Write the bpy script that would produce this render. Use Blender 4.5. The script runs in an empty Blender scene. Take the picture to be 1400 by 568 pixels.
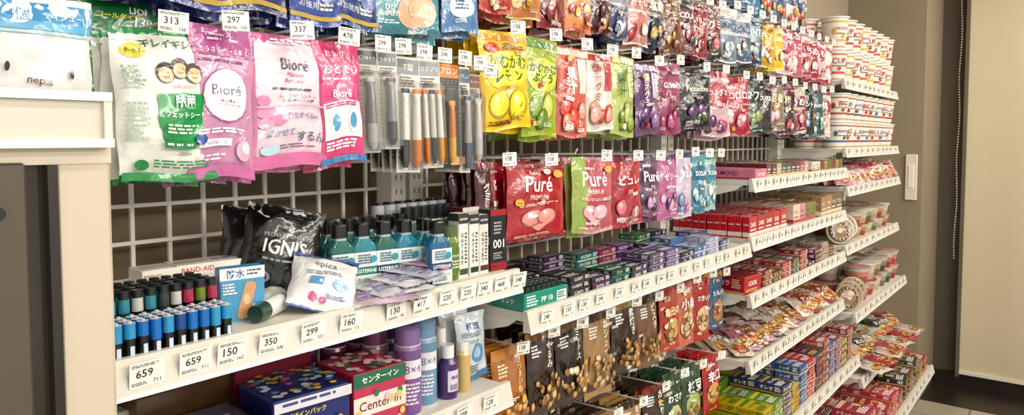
import bpy, math, random
from mathutils import Matrix, Vector
R = random.Random(7)
EYE = 1.55
def Z(a): return EYE - a
def hx(h):
    h = h.lstrip('#')
    return ''.join(q*2 for q in h) if len(h) == 3 else h
def C(h):
    if not isinstance(h, str): return h
    h = hx(h)
    o = []
    for i in (0, 2, 4):
        c = int(h[i:i+2], 16)/255
        o.append(c/12.92 if c <= .04045 else ((c+.055)/1.055)**2.4)
    g = .3*o[0]+.6*o[1]+.1*o[2]
    o = [max(0,(g+(c-g)*1.06)) for c in o]
    o = [c**1.1*.92 for c in o]
    return (o[0], o[1], o[2], 1)
scn = bpy.context.scene
scn.view_settings.view_transform = 'Standard'

# ------------------------------------------------------------ materials
def mat(name, rough=.4, col=None, bump=0, bscale=80, metal=0, coat=0, trans=0, noise=0, nscale=5, spec=.5, crough=.12):
    m = bpy.data.materials.new(name); m.use_nodes = True
    nt = m.node_tree; b = nt.nodes['Principled BSDF']
    b.inputs['Roughness'].default_value = rough
    b.inputs['Metallic'].default_value = metal
    b.inputs['Coat Weight'].default_value = coat
    b.inputs['Coat Roughness'].default_value = crough
    b.inputs['Transmission Weight'].default_value = trans
    b.inputs['Specular IOR Level'].default_value = spec
    tc = nt.nodes.new('ShaderNodeTexCoord')
    if col is None:
        at = nt.nodes.new('ShaderNodeAttribute'); at.attribute_name = 'Col'
        src = at.outputs['Color']
    else:
        rg = nt.nodes.new('ShaderNodeRGB'); rg.outputs[0].default_value = C(col); src = rg.outputs[0]
    if noise:
        n = nt.nodes.new('ShaderNodeTexNoise'); n.inputs['Scale'].default_value = nscale; n.inputs['Detail'].default_value = 4
        nt.links.new(tc.outputs['Object'], n.inputs['Vector'])
        mr = nt.nodes.new('ShaderNodeMapRange'); mr.inputs[1].default_value=.3; mr.inputs[2].default_value=.7; mr.inputs[3].default_value = 1-noise; mr.inputs[4].default_value = 1+noise
        nt.links.new(n.outputs['Fac'], mr.inputs[0])
        mx = nt.nodes.new('ShaderNodeVectorMath'); mx.operation = 'SCALE'
        nt.links.new(src, mx.inputs[0]); nt.links.new(mr.outputs[0], mx.inputs['Scale'])
        src = mx.outputs[0]
    nt.links.new(src, b.inputs['Base Color'])
    if bump:
        n = nt.nodes.new('ShaderNodeTexNoise'); n.inputs['Scale'].default_value = bscale; n.inputs['Detail'].default_value = 2
        n.inputs['Distortion'].default_value = 1.2
        nt.links.new(tc.outputs['Object'], n.inputs['Vector'])
        bp = nt.nodes.new('ShaderNodeBump'); bp.inputs['Strength'].default_value = bump; bp.inputs['Distance'].default_value = .006
        nt.links.new(n.outputs['Fac'], bp.inputs['Height']); nt.links.new(bp.outputs[0], b.inputs['Normal'])
        nt.links.new(bp.outputs[0], b.inputs['Coat Normal'])
    return m
def clear_mat():
    m = bpy.data.materials.new('clear_plastic'); m.use_nodes = True
    nt = m.node_tree; nt.nodes.clear()
    o = nt.nodes.new('ShaderNodeOutputMaterial'); mx = nt.nodes.new('ShaderNodeMixShader')
    t = nt.nodes.new('ShaderNodeBsdfTransparent'); t.inputs[0].default_value = (.97, .97, .97, 1)
    g = nt.nodes.new('ShaderNodeBsdfGlossy'); g.inputs['Roughness'].default_value = .1
    lw = nt.nodes.new('ShaderNodeLayerWeight'); lw.inputs[0].default_value = .3
    ma = nt.nodes.new('ShaderNodeMath'); ma.operation = 'MULTIPLY_ADD'; ma.inputs[1].default_value = .5; ma.inputs[2].default_value = .07
    nt.links.new(lw.outputs['Fresnel'], ma.inputs[0]); nt.links.new(ma.outputs[0], mx.inputs[0])
    nt.links.new(t.outputs[0], mx.inputs[1]); nt.links.new(g.outputs[0], mx.inputs[2]); nt.links.new(mx.outputs[0], o.inputs[0])
    return m
MATS = {
 'film': mat('glossy_film', .28, bump=.46, bscale=27, coat=.7, crough=.09, noise=.08, nscale=45),
 'paper': mat('printed_paper', .5),
 'carton': mat('printed_carton', .32, coat=.2, noise=.09, nscale=60),
 'plastic': mat('coloured_plastic', .25, coat=.3),
 'liquid': mat('tinted_liquid', .06, trans=.35, coat=.6),
 'steel': mat('painted_white_steel', .38, noise=.03, nscale=8),
 'clear': clear_mat(),
 'glass': mat('dark_glass', .12, noise=.1),
}
MN = list(MATS)

# ------------------------------------------------------------ mesh builder
class MB:
    def __init__(s): s.v=[]; s.f=[]; s.c=[]; s.m=[]; s.s=[]; s.T=Matrix()
    def add(s, vs, fs, col, m='carton', smooth=False):
        n=len(s.v); T=s.T
        s.v += [tuple(T@Vector(p)) for p in vs]
        many = isinstance(col, list); mi=MN.index(m)
        for i,f in enumerate(fs):
            s.f.append([n+k for k in f]); s.c.append(C(col[i]) if many else C(col)); s.m.append(mi); s.s.append(smooth)
    def box(s,x0,x1,y0,y1,z0,z1,col,m='carton'):
        vs=[(x,y,z) for z in (z0,z1) for y in (y0,y1) for x in (x0,x1)]
        s.add(vs,[(0,2,3,1),(4,5,7,6),(0,1,5,4),(2,6,7,3),(0,4,6,2),(1,3,7,5)],col,m)
    def rbox(s,x0,x1,y0,y1,z0,z1,col,m='carton',b=.002):
        pts=[(x0+b,y0),(x1-b,y0),(x1,y0+b),(x1,y1-b),(x1-b,y1),(x0+b,y1),(x0,y1-b),(x0,y0+b)]
        cx,cy=(x0+x1)/2,(y0+y1)/2
        sx,sy=1-2*b/(x1-x0),1-2*b/(y1-y0)
        vs=[(x,y,z0) for x,y in pts]+[(x,y,z1-b) for x,y in pts]+[(cx+(x-cx)*sx,cy+(y-cy)*sy,z1) for x,y in pts]
        fs=[tuple(range(7,-1,-1)),tuple(range(16,24))]
        for k in (0,8):
            for i in range(8): j=(i+1)%8; fs.append((k+i,k+j,k+8+j,k+8+i))
        s.add(vs,fs,col,m)
    def loft(s,prof,seg=20,e=2,cx=0,cy=0):
        rings=[]
        for p in prof:
            r=[]
            for i in range(seg):
                a=2*math.pi*(i+.5)/seg; c,d=math.cos(a),math.sin(a)
                r.append((cx+p[0]*math.copysign(abs(c)**(2/e),c), cy+p[1]*math.copysign(abs(d)**(2/e),d), p[2]))
            rings.append(r)
        for k in range(len(prof)-1):
            vs=rings[k]+rings[k+1]
            s.add(vs,[(i,(i+1)%seg,seg+(i+1)%seg,seg+i) for i in range(seg)],prof[k][3],prof[k][4],True)
        s.add(rings[0],[tuple(range(seg-1,-1,-1))],prof[0][3],prof[0][4])
        s.add(rings[-1],[tuple(range(seg))],prof[-1][3],prof[-1][4])
    def rod(s,p,q,r,col,m='steel',seg=6):
        p=Vector(p);q=Vector(q);d=(q-p);L=d.length
        rot=d.to_track_quat('Z','Y').to_matrix().to_4x4()
        T=s.T; s.T=T@Matrix.Translation(p)@rot
        s.loft([(r,r,0,col,m),(r,r,L,col,m)],seg); s.T=T
    def done(s,name,loc=None):
        me=bpy.data.meshes.new(name)
        xs=[v[0] for v in s.v]; ys=[v[1] for v in s.v]; zs=[v[2] for v in s.v]
        o=((min(xs)+max(xs))/2,(min(ys)+max(ys))/2,min(zs))
        me.from_pydata([(v[0]-o[0],v[1]-o[1],v[2]-o[2]) for v in s.v],[],s.f)
        for k in MN: me.materials.append(MATS[k])
        me.polygons.foreach_set('material_index',s.m); me.polygons.foreach_set('use_smooth',s.s)
        at=me.color_attributes.new('Col','FLOAT_COLOR','CORNER')
        buf=[]
        for f,c in zip(s.f,s.c): buf += list(c)*len(f)
        at.data.foreach_set('color',buf)
        me.update()
        ob=bpy.data.objects.new(name,me); ob.location=o; scn.collection.objects.link(ob)
        return ob

# ------------------------------------------------------------ text
TC={}
def text_geo(t,bold=.0):
    k=(t,bold)
    if k in TC: return TC[k]
    cu=bpy.data.curves.new('t','FONT'); cu.body=t; cu.size=1; cu.resolution_u=2; cu.offset=bold; cu.align_x='CENTER'; cu.space_line=.95
    ob=bpy.data.objects.new('t',cu); scn.collection.objects.link(ob)
    bpy.context.view_layer.update()
    ev=ob.evaluated_get(bpy.context.evaluated_depsgraph_get()); me=ev.to_mesh()
    vs=[(v.co.x,v.co.y) for v in me.vertices]; fs=[tuple(p.vertices) for p in me.polygons]
    ev.to_mesh_clear(); bpy.data.objects.remove(ob); bpy.data.curves.remove(cu)
    if not vs: vs=[(0,0),(1,0),(1,1)]; fs=[]
    x0=min(v[0] for v in vs);x1=max(v[0] for v in vs);y0=min(v[1] for v in vs);y1=max(v[1] for v in vs)
    TC[k]=([(x-x0,y-y0) for x,y in vs],fs,max(x1-x0,.01),max(y1-y0,.01)); return TC[k]

def deco(mb,surf,W,H,ops,o0=.0007,do=.00022,m='carton'):
    """print shapes on a surface: surf(u,v,offset) -> point; W,H physical size"""
    o=o0
    for op in ops:
        k=op[0]
        if k=='r':
            _,u0,v0,u1,v1,col=op[:6]
            nu=max(1,int((u1-u0)*12)); nv=max(1,int((v1-v0)*14))
            vs=[surf(u0+(u1-u0)*i/nu,v0+(v1-v0)*j/nv,o) for j in range(nv+1) for i in range(nu+1)]
            fs=[(j*(nu+1)+i,(j+1)*(nu+1)+i,(j+1)*(nu+1)+i+1,j*(nu+1)+i+1) for j in range(nv) for i in range(nu)]
            mb.add(vs,fs,col,m,True)
        elif k=='e':
            _,cu,cv,ru,rv,col=op[:6]; n=16; rr=(.35,.7,1) if ru>.12 else (1,)
            vs=[surf(cu,cv,o)]
            for q in rr:
                for i in range(n):
                    a=2*math.pi*i/n; vs.append(surf(cu+ru*q*math.cos(a),cv-rv*q*math.sin(a),o))
            fs=[(0,1+i,1+(i+1)%n) for i in range(n)]
            for b in range(len(rr)-1):
                for i in range(n):
                    j=(i+1)%n; fs.append((1+b*n+i,1+(b+1)*n+i,1+(b+1)*n+j,1+b*n+j))
            mb.add(vs,fs,col,m,True)
        elif k=='p':
            _,pts,col=op; mb.add([surf(u,v,o) for u,v in pts],[tuple(range(len(pts)-1,-1,-1))],col,m,True)
        elif k=='t':
            _,t,cu,cv,wu,col=op[:6]; hm=op[6] if len(op)>6 else .3
            bold=op[7] if len(op)>7 else .008
            vs,fs,tw,th=text_geo(t,bold)
            sc=min(wu*W/tw,hm*H/th)
            mb.add([surf(cu+(x-tw/2)*sc/W,cv-(y-th/2)*sc/H,o) for x,y in vs],fs,col,m)
        elif k=='l':
            _,u0,v0,u1,v1,n,col=op
            for i in range(n):
                v=v0+(v1-v0)*i/max(1,n)
                e=u1-(u1-u0)*R.random()*.35
                u=u0
                while u<e:
                    q=min(e,u+(u1-u0)*R.uniform(.08,.3))
                    mb.add([surf(u,v,o),surf(u,v+.55*(v1-v0)/n,o),surf(q,v+.55*(v1-v0)/n,o),surf(q,v,o)],[(0,1,2,3)],col,m)
                    u=q+(u1-u0)*.04
        o+=do

def pack(mb,T,w,h,t,base,ops=(),seal=None,m='film',seed=0,bg=None):
    T0=mb.T; mb.T=T0@T
    sv=.055
    def s(u,v,o,side=-1):
        u_=min(1,max(0,u)); v_=min(1,max(0,v))
        e=max(0,math.sin(math.pi*u_))**.5
        q=(v_-sv)/(1-2*sv)
        ev=max(0,math.sin(math.pi*min(1,max(0,q))))**.45
        b=t/2*e*ev+(1-ev)*.0013*math.sin(u*55+seed)+.0013*math.sin(u*9+v*13+seed*1.7)*e+.0008*math.sin(u*19-v*8+seed)*math.sin(v*21+u*6+seed*2)*e
        wv=w*(1-.05*ev)
        return ((u-.5)*wv+.001*math.sin(v*14+seed), side*(b+o) if side<0 else abs(t/2*e*ev)*.6, -v*h+.003*math.sin(u*5+seed)*(0 if v<.5 else 1))
    for side in (-1,1):
        nu,nv=(18,24) if side<0 else (8,10)
        vs=[];cols=[]
        for j in range(nv+1):
            for i in range(nu+1): vs.append(s(i/nu,j/nv,0,side))
        fs=[]
        for j in range(nv):
            for i in range(nu):
                a=j*(nu+1)+i; f=(a,a+nu+1,a+nu+2,a+1)
                fs.append(f if side<0 else f[::-1])
                c=C(base)
                if seal and (j==0 or j==nv-1): c=C(seal)
                cols.append(c)
        mb.add(vs,fs,cols,m,True)
    deco(mb,s,w,h,list(ops),o0=.0009,m=m)
    mb.T=T0
def TR(x,y,z,rz=0,rx=0,ry=0):
    return Matrix.Translation((x,y,z))@Matrix.Rotation(math.radians(rz),4,'Z')@Matrix.Rotation(math.radians(ry),4,'Y')@Matrix.Rotation(math.radians(rx),4,'X')

def mixc(a,b,t):
    a=hx(a);b=hx(b)
    return '#'+''.join('%02x'%int(int(a[i:i+2],16)*(1-t)+int(b[i:i+2],16)*t) for i in (0,2,4))
def fruit(cu,cv,q,col,asp=.7):
    return [('e',cu,cv,q,q*asp,mixc(col,'#201008',.35)),('e',cu-q*.05,cv-q*.06,q*.86,q*asp*.86,col),('e',cu-q*.2,cv-q*.2,q*.5,q*asp*.5,mixc(col,'#ffffff',.25)),('e',cu-q*.3,cv-q*.3,q*.2,q*.13,'#fff4ea')]
WORDS=['もちもち','新','果実','濃厚','期間限定','おいしい','国産','徳用','うるおい','さわやか','NEW','すっぱい','まろやか','贅沢']
def busy(acc,tc,n=7):
    o=[]
    for i in range(n):
        u=R.uniform(.05,.75); v=R.choice([R.uniform(.08,.2),R.uniform(.45,.58),R.uniform(.84,.93)])
        k=R.random()
        if k<.35: o.append(('l',u,v,min(.96,u+R.uniform(.15,.4)),v+.035,2,tc))
        elif k<.55: o+=[('r',u,v,min(.96,u+.22),v+.04,mixc(acc,'#ffffff',.5)),('l',u+.02,v+.01,min(.94,u+.2),v+.03,1,'#2a2020')]
        elif k<.8: o.append(('t',R.choice(WORDS),min(.8,u+.12),v+.02,.3,tc,.05))
        else: o+=[('e',u+.08,v+.02,.07,.035,R.choice(['#d8b040','#c83030','#f4f0e4'])),('l',u+.04,v+.015,u+.12,v+.03,1,'#402020')]
    return o
def gen(kind,acc,title,tc='#ffffff',f1='#c8382a',f2='#d2a45a',sub='グミ'):
    o=[];r=R
    if kind=='fruit':
        lay=r.randrange(3)
        if lay==0: o+=[('r',0,.0,1,.09,acc),('e',.5,.36,.46,.2,mixc(acc,'#000000',.15)),('e',.5,.35,.42,.175,acc)]
        elif lay==1: o+=[('p',[(0,.16),(1,.06),(1,.5),(0,.6)],acc),('p',[(0,.6),(1,.5),(1,.53),(0,.63)],mixc(acc,'#ffffff',.4)),('r',0,0,1,.06,mixc(acc,'#000000',.3))]
        else: o+=[('r',0,.5,1,.97,mixc(acc,'#ffffff',.12)),('r',0,.48,1,.5,mixc(acc,'#ffffff',.5)),('r',.08,.2,.92,.44,acc)]
        for i in range(5): o+=fruit(.18+.64*r.random(),.64+.22*r.random(),.09+.08*r.random(),f1 if i%2 else f2)
        o+=[('t',title,.5,.33,.66,tc,.18,.015),('t',sub,.5,.5,.35,tc,.06)]
    elif kind=='fruitv':
        o+=[('r',.0,.02,1,.1,acc),('r',.62,.12,.9,.5,mixc(acc,'#ffffff',.2))]
        for i in range(5): o+=fruit(.2+.6*r.random(),.66+.2*r.random(),.11+.09*r.random(),f1 if i%2 else f2)
        o+=[('t','\n'.join(title),.33,.38,.3,tc,.46,.02),('t','\n'.join(sub),.76,.3,.18,tc,.3,.01)]
    elif kind=='nuts':
        o+=[('r',0,0,1,.1,acc),('t','\n'.join(title),.72,.3,.2,tc,.38,.012),('l',.12,.15,.42,.3,4,tc),('p',[(.1,.48),(.9,.48),(.95,.9),(.05,.9)],'#4a2f1a')]
        for i in range(34):
            cu=.13+.74*r.random(); cv=.52+.34*r.random(); q=.045+.03*r.random(); c=r.choice([f1,f2,'#cfa870','#a5743a','#bd9058'])
            o+=[('e',cu,cv+.008,q*1.05,q*.62,mixc(c,'#201008',.45)),('e',cu,cv,q,q*.55,c),('e',cu-q*.2,cv-q*.15,q*.4,q*.2,mixc(c,'#ffffff',.35))]
        o+=busy(acc,tc,3); return o
    else:
        o+=[('p',[(0,.1),(1,.0),(1,.18),(0,.3)],acc),('e',.5,.68,.38,.2,mixc(acc,'#201008',.3)),('e',.5,.66,.36,.18,f2)]
        for i in range(7):
            c=r.choice([f1,f2,'#9a6434','#c8ac80']); cu=.25+.5*r.random(); cv=.57+.18*r.random()
            o+=[('e',cu,cv+.01,.12,.055,mixc(c,'#201008',.4)),('e',cu,cv,.11,.045,c)]
        o+=[('t',title,.5,.36,.75,tc,.2,.02),('t',sub,.3,.14,.4,'#ffffff',.07)]
    return o+busy(acc,tc,6)

def pricetag(mb,x,y,z,w,h,price,full=True):
    mb.box(x-w/2,x+w/2,y-.0008,y+.0004,z-h/2,z+h/2,'#f6f4ec','paper')
    def s(u,v,o): return (x-w/2+u*w,y-.0008-o,z+h/2-v*h)
    ops=[('t',price,.42,.45,.48,'#101010',.36,.012)]
    if full: ops+=[('l',.06,.07,.88,.2,2,'#5a5652'),('l',.06,.78,.6,.93,2,'#6a6662'),('t',str(int(int(price)*1.08)),.78,.82,.3,'#202020',.16,.0)]
    else: ops+=[('l',.08,.08,.8,.18,1,'#6a6662')]
    deco(mb,s,w,h,ops,o0=.0003,do=.0001,m='paper')
def hook(mb,x,z,yt=.745,tag=None,tw=.030,th=.022,rz=-12):
    mb.rod((x,1.0,z),(x,yt+.01,z+.006),.0018,'#d8d8d4')
    mb.rod((x,yt+.01,z+.006),(x,yt+.004,z+.016),.0018,'#d8d8d4')
    if tag:
        T=mb.T; mb.T=TR(x,yt,z+.004,rz+R.uniform(-5,5),0,R.uniform(-4,4)); pricetag(mb,0,0,0,tw,th,tag); mb.T=T

HK=MB()
def hung(name,x0,x1,a0,a1,base,ops,n=5,y=.78,t=.02,seal=None,bg=None,rz=-6,tag='158',m='film',wk=1.0,hookit=True):
    x=(x0+x1)/2; w=(x1-x0)*wk; h=a1-a0
    mb=MB()
    for i in range(n-1,-1,-1):
        jt=R.uniform(-4,4) if i==0 else R.uniform(-6,6)
        T=TR(x+(R.uniform(-.007,.007) if i else 0),y+i*(t*.75+.003),Z(a0)-(R.uniform(0,.010) if i else 0),rz+jt,-2 if i==0 else 0,R.uniform(-3,3))
        pack(mb,T,w,h,t,base,ops if i==0 else (list(ops)[:3] if i==1 else []),seal,m,seed=R.random()*6)
    if hookit: hook(HK,x,Z(a0)+.0,tag=tag)
    return mb.done(name)

# ============================================================ ROOM
def simple(name,x0,x1,y0,y1,z0,z1,m):
    me=bpy.data.meshes.new(name)
    vs=[(x,y,z) for z in (z0,z1) for y in (y0,y1) for x in (x0,x1)]
    me.from_pydata(vs,[],[(0,2,3,1),(4,5,7,6),(0,1,5,4),(2,6,7,3),(0,4,6,2),(1,3,7,5)])
    me.materials.append(m); ob=bpy.data.objects.new(name,me); scn.collection.objects.link(ob); return ob
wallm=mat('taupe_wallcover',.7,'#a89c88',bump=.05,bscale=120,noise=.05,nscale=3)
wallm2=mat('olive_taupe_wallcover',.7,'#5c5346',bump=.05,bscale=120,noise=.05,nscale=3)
colm=mat('column_wallcover',.6,'#958975',bump=.05,bscale=120,noise=.05)
ceilm=mat('ceiling_white',.8,'#e8e4da',noise=.03)
darkm=mat('dark_brown_trim',.4,'#2a2018',noise=.1)
flm=bpy.data.materials.new('floor_tiles'); flm.use_nodes=True
nt=flm.node_tree; b=nt.nodes['Principled BSDF']; b.inputs['Roughness'].default_value=.3
br=nt.nodes.new('ShaderNodeTexBrick'); br.offset=0; br.inputs['Color1'].default_value=C('#b9b0a2'); br.inputs['Color2'].default_value=C('#afa697')
br.inputs['Mortar'].default_value=C('#6f675c'); br.inputs['Scale'].default_value=1; br.inputs['Mortar Size'].default_value=.004
br.inputs['Brick Width'].default_value=.45; br.inputs['Row Height'].default_value=.45
tc=nt.nodes.new('ShaderNodeTexCoord'); nt.links.new(tc.outputs['Object'],br.inputs['Vector']); nt.links.new(br.outputs['Color'],b.inputs['Base Color'])
simple('floor',-1.2,5.4,-4.2,1.3,-.05,0,flm)
simple('ceiling',-1.2,5.4,-4.2,1.3,2.8,2.85,ceilm)
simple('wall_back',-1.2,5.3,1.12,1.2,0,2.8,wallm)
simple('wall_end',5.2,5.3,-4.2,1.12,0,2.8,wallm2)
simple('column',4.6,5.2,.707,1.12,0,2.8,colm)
simple('baseboard_end',5.17,5.2,-4.2,.707,0,.075,darkm)
simple('floor_border',4.75,5.17,-4.2,.707,0,.004,darkm)
bl=MB()
simple('window_1',5.185,5.2,-2.0,.57,.07,2.8,darkm)
ny=30
vs=[];fs=[]
for j in range(2):
    for i in range(ny+1):
        y=.555-(2.45)*i/ny; vs.append((5.15+.006*math.sin(i*1.1),y,.1 if j==0 else 2.7))
fs=[(i,ny+1+i,ny+2+i,i+1) for i in range(ny)]
bl.add(vs,fs,'#d2c6ac','paper',True)
bl.box(5.135,5.16,-1.9,.56,.085,.105,'#e8e2d4','plastic')
bl.rod((5.15,-1.9,2.73),(5.15,.56,2.73),.035,'#d8d0c0','plastic',12)
bl.box(5.12,5.185,.555,.575,.07,2.78,'#6b6253','plastic')
bl.done('roller_blind')
ch=MB()
for k in range(110):
    z=2.55-k*.016; ch.loft([(.0025,.0025,z,'#c8c0b0','plastic'),(.005,.005,z+.004,'#c8c0b0','plastic'),(.0025,.0025,z+.009,'#c8c0b0','plastic')],6,cx=5.12,cy=.6+.004*math.sin(k*.2))
for s_ in (-1,1): ch.rod((5.12,.6,.75),(5.12,.6,2.6),.001,'#777065')
ch.done('blind_chain')
sw=MB(); sw.rbox(4.585,4.6,.73,.79,1.20,1.46,'#e8e2d6','plastic',.003); sw.rbox(4.581,4.59,.745,.775,1.27,1.40,'#f2eee6','plastic',.002); sw.done('wall_switch')

# ============================================================ GONDOLA
BX=[.27,.885,1.92,2.93,3.94]
g=MB(); W_='#f8f6f0'
for i,x in enumerate(BX):
    for dx in ((-.022,.022) if 0<i<4 else (0,)):
        g.box(x+dx-.017,x+dx+.017,.955,.995,0,2.08 if i<3 else 2.02,W_,'steel')
        for k in range(60):
            z=.5+k*.025
            for q in (-.006,.006): g.box(x+dx+q-.0012,x+dx+q+.0012,.9542,.956,z,z+.010,'#8a867c','paper')
g.box(.255,3.95,1.07,1.08,.05,2.0,'#85765f','paper')
g.box(.255,3.95,.66,1.0,0,.12,'#dcd8ce','steel')
for k in range(int(3.67/.05)+1):
    x=.27+k*.05; g.box(x-.0026,x+.0026,.992,.997,.6,2.06,'#fffdf8','steel')
for k in range(31):
    z=.56+k*.05; g.box(.26,3.94,.988,.992,z-.0026,z+.0026,'#fffdf8','steel')
g.done('store_gondola_frame')

def shelf(x0,x1,yf,a,tags,detail=True,tw=.033,th=.025):
    z=Z(a); s=MB()
    s.box(x0+.004,x1-.004,yf+.01,.955,z-.014,z,'#dad7ce','steel')
    pr=[(yf+.012,z+.005),(yf+.004,z+.005),(yf-.004,z-.030),(yf+.012,z-.032)]
    vs=[(x,p[0],p[1]) for x in (x0,x1) for p in pr]
    s.add(vs,[(0,1,2,3)[::-1],(4,5,6,7),(0,1,5,4)[::-1],(1,2,6,5)[::-1],(2,3,7,6)[::-1],(3,0,4,7)[::-1]],'#d2cfc6','steel')
    s.box(x0,x1,yf-.0045,yf-.0035,z-.033,z-.029,'#ffffff','plastic')
    for x in (x0+.005,x1-.008):
        v=[(x,yf+.03,z-.014),(x,.955,z-.014),(x,.955,z-.075),(x,.9,z-.07),(x,yf+.05,z-.028)]
        v+= [(p[0]+.003,p[1],p[2]) for p in v]
        s.add(v,[(0,1,2,3,4),(9,8,7,6,5)]+[(i,5+i,5+(i+1)%5,(i+1)%5) for i in range(5)],'#e6e4de','steel')
    for x,p in tags:
        T=s.T; s.T=Matrix.Translation((x,yf-.0042,z-.011))@Matrix.Rotation(math.radians(8),4,'X')@Matrix.Rotation(math.radians(R.uniform(-3,3)),4,'Y')
        pricetag(s,0,0,0,tw,th,p,detail); s.T=T
    s.done('gondola_shelf')
def autotags(x0,x1,st):
    o=[];x=x0+.03
    while x<x1-.02: o.append((x,str(R.choice([108,128,138,150,158,168,198,213,220,248,298,350])))); x+=st*R.uniform(.85,1.4)
    return o
shelf(.256,.895,.70,.215,list(zip([.304,.352,.392,.44,.494,.549,.623,.67,.72,.763,.80,.84,.884],'659 659 150 350 299 160 130 417 220 220 340 468 548'.split())))
shelf(.256,.895,.72,.405,autotags(.1,.9,.06)[2:])
shelf(.915,1.915,.70,.29,autotags(.93,1.9,.055))
shelf(1.925,2.925,.70,.115,autotags(1.94,2.9,.05),False)
shelf(1.925,2.925,.70,.278,autotags(1.94,2.9,.048),False)
shelf(1.925,2.925,.70,.438,autotags(1.94,2.9,.055),False)
shelf(1.925,2.925,.70,.625,autotags(1.94,2.9,.055),False)
shelf(1.925,2.925,.64,.835,autotags(1.94,2.9,.065),False)
for a,yf in ((-.225,.72),(.04,.71),(.19,.70),(.42,.70),(.68,.66),(.93,.63),(1.105,.53)):
    shelf(2.935,3.935,yf,a,autotags(2.96,3.9,.085),False)
shelf(.915,1.915,.64,.86,autotags(.95,1.9,.08),False)
shelf(1.925,2.925,.53,1.105,autotags(1.95,2.9,.08),False)

# ============================================================ NEAR CABINET (left)
c=MB(); B_='#cdc2b0'
c.box(-.5,.247,.64,.70,.0,Z(.018),'#b9ad9b','plastic')
c.rbox(.206,.247,.62,.645,0,Z(.018),B_,'plastic',.003)
c.box(-.5,.247,.62,.645,Z(.02),Z(-.002),'#d8cebe','plastic')
c.box(.200,.207,.617,.64,.05,Z(.02),'#2a231c','plastic')
c.box(-.5,.205,.628,.632,.05,Z(.02),'#3e372e','glass')
c.rbox(.12,.186,.616,.628,.0,Z(.018),'#5a5146','plastic',.002)
c.rod((.166,.617,Z(.055)),(.166,.612,Z(.055)),.005,'#1c1814','plastic',16)
c.box(-.5,.243,.625,.76,Z(-.004),Z(-.008),'#e6e2da','plastic')
c.box(-.5,.243,.614,.618,Z(.006),Z(-.034),'#d3cec4','plastic')
c.box(-.5,.245,.609,.619,Z(-.030),Z(-.037),'#f0ece4','plastic')
c.box(-.5,.245,.607,.619,Z(.000),Z(.007),'#f0ece4','plastic')
c.box(.239,.245,.61,.76,Z(.006),Z(-.036),'#e0dace','plastic')
c.done('display_freezer_cabinet')
ti=MB()
for i in range(3):
    for j,x in enumerate((.205,.122)):
        ops=[('r',.0,.05,1,.26,'#3f8fc0'),('r',0,.2,1,.26,'#66acd0'),('e',.3,.15,.13,.07,'#f4f4f4'),('t','4個',.3,.15,.2,'#3f8fc0',.1),('t','ティシュー',.7,.15,.36,'#ffffff',.08),('r',0,.27,1,.29,'#a8cfe0'),('t','nepia',.46,.66,.26,'#6a4a40',.07,.01),('l',.3,.74,.65,.78,1,'#7a6d69'),('t','やわらか',.47,.84,.28,'#8a7d79',.05),('e',.74,.56,.022,.035,'#2c2c30'),('e',.17,.56,.022,.035,'#2c2c30')] if i==0 else []
        pack(ti,TR(x,.645+i*.028,Z(-.112)),.08,.106,.024,'#e2e2e0',ops,seed=i+j)
ti.done('tissue_packs')

# ============================================================ BAY 1 hanging
kire=[('r',0,.05,1,.085,'#e0ebe3'),('e',.2,.15,.12,.05,'#e8c81b'),('t','No.1',.2,.15,.14,'#1b7a3c',.05,.02),
 ('t','キレイキレイ',.58,.1,.62,'#2a5f48',.08,.01),
 ('e',.66,.58,.29,.16,'#1f9653'),('r',.38,.43,.94,.58,'#1f9653'),('e',.66,.68,.24,.1,'#1f9653'),
 ('e',.5,.29,.1,.07,'#3a2418'),('e',.5,.305,.08,.05,'#eebd96'),('e',.66,.26,.1,.07,'#3a2418'),('e',.66,.275,.08,.05,'#eebd96'),('e',.81,.29,.1,.07,'#3a2418'),('e',.81,.305,.08,.05,'#eebd96'),
 ('t','･ ･\n︶',.5,.305,.07,'#772211',.045),('t','･ ･\n︶',.66,.275,.07,'#772211',.045),('t','･ ･\n︶',.81,.305,.07,'#772211',.045),('t','wet wipes',.66,.385,.5,'#c03a2a',.035),
 ('t','除菌',.66,.475,.26,'#ffffff',.07,.015),('t','ウェットシート',.66,.555,.46,'#ffffff',.06,.01),('l',.46,.62,.9,.69,3,'#d7f0df'),
 ('t','OPEN',.63,.81,.13,'#2a5f48',.03),('e',.18,.9,.07,.035,'#1f8a4d'),('e',.84,.72,.07,.035,'#1f4f9a'),('l',.3,.86,.9,.92,3,'#3a8f62'),('r',.42,.73,.76,.78,'#1a8547'),('l',.45,.745,.73,.77,1,'#ffffff'),('r',0,.945,1,1,'#178a47'),
 ('l',.06,.25,.3,.4,5,'#9ab0a2'),('l',.06,.5,.3,.75,8,'#b4c4b8')]
hung('wet_wipe_packs',.310,.414,-.118,.046,'#e8eae4',kire,n=5,t=.026,seal='#1c8a4c',tag='313',rz=-3)
hung('antibacterial_tissue_packs',.30,.385,-.155,-.02,'#2c8f58',[('r',0,.02,1,.3,'#1f7448'),('t','LION',.75,.1,.3,'#ffffff',.06,.03),('t','アルコールタイプ',.4,.16,.7,'#ffe95a',.06,.02),('t','130',.8,.19,.3,'#ffffff',.08)],n=3,y=.83,t=.016,hookit=False)
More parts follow.
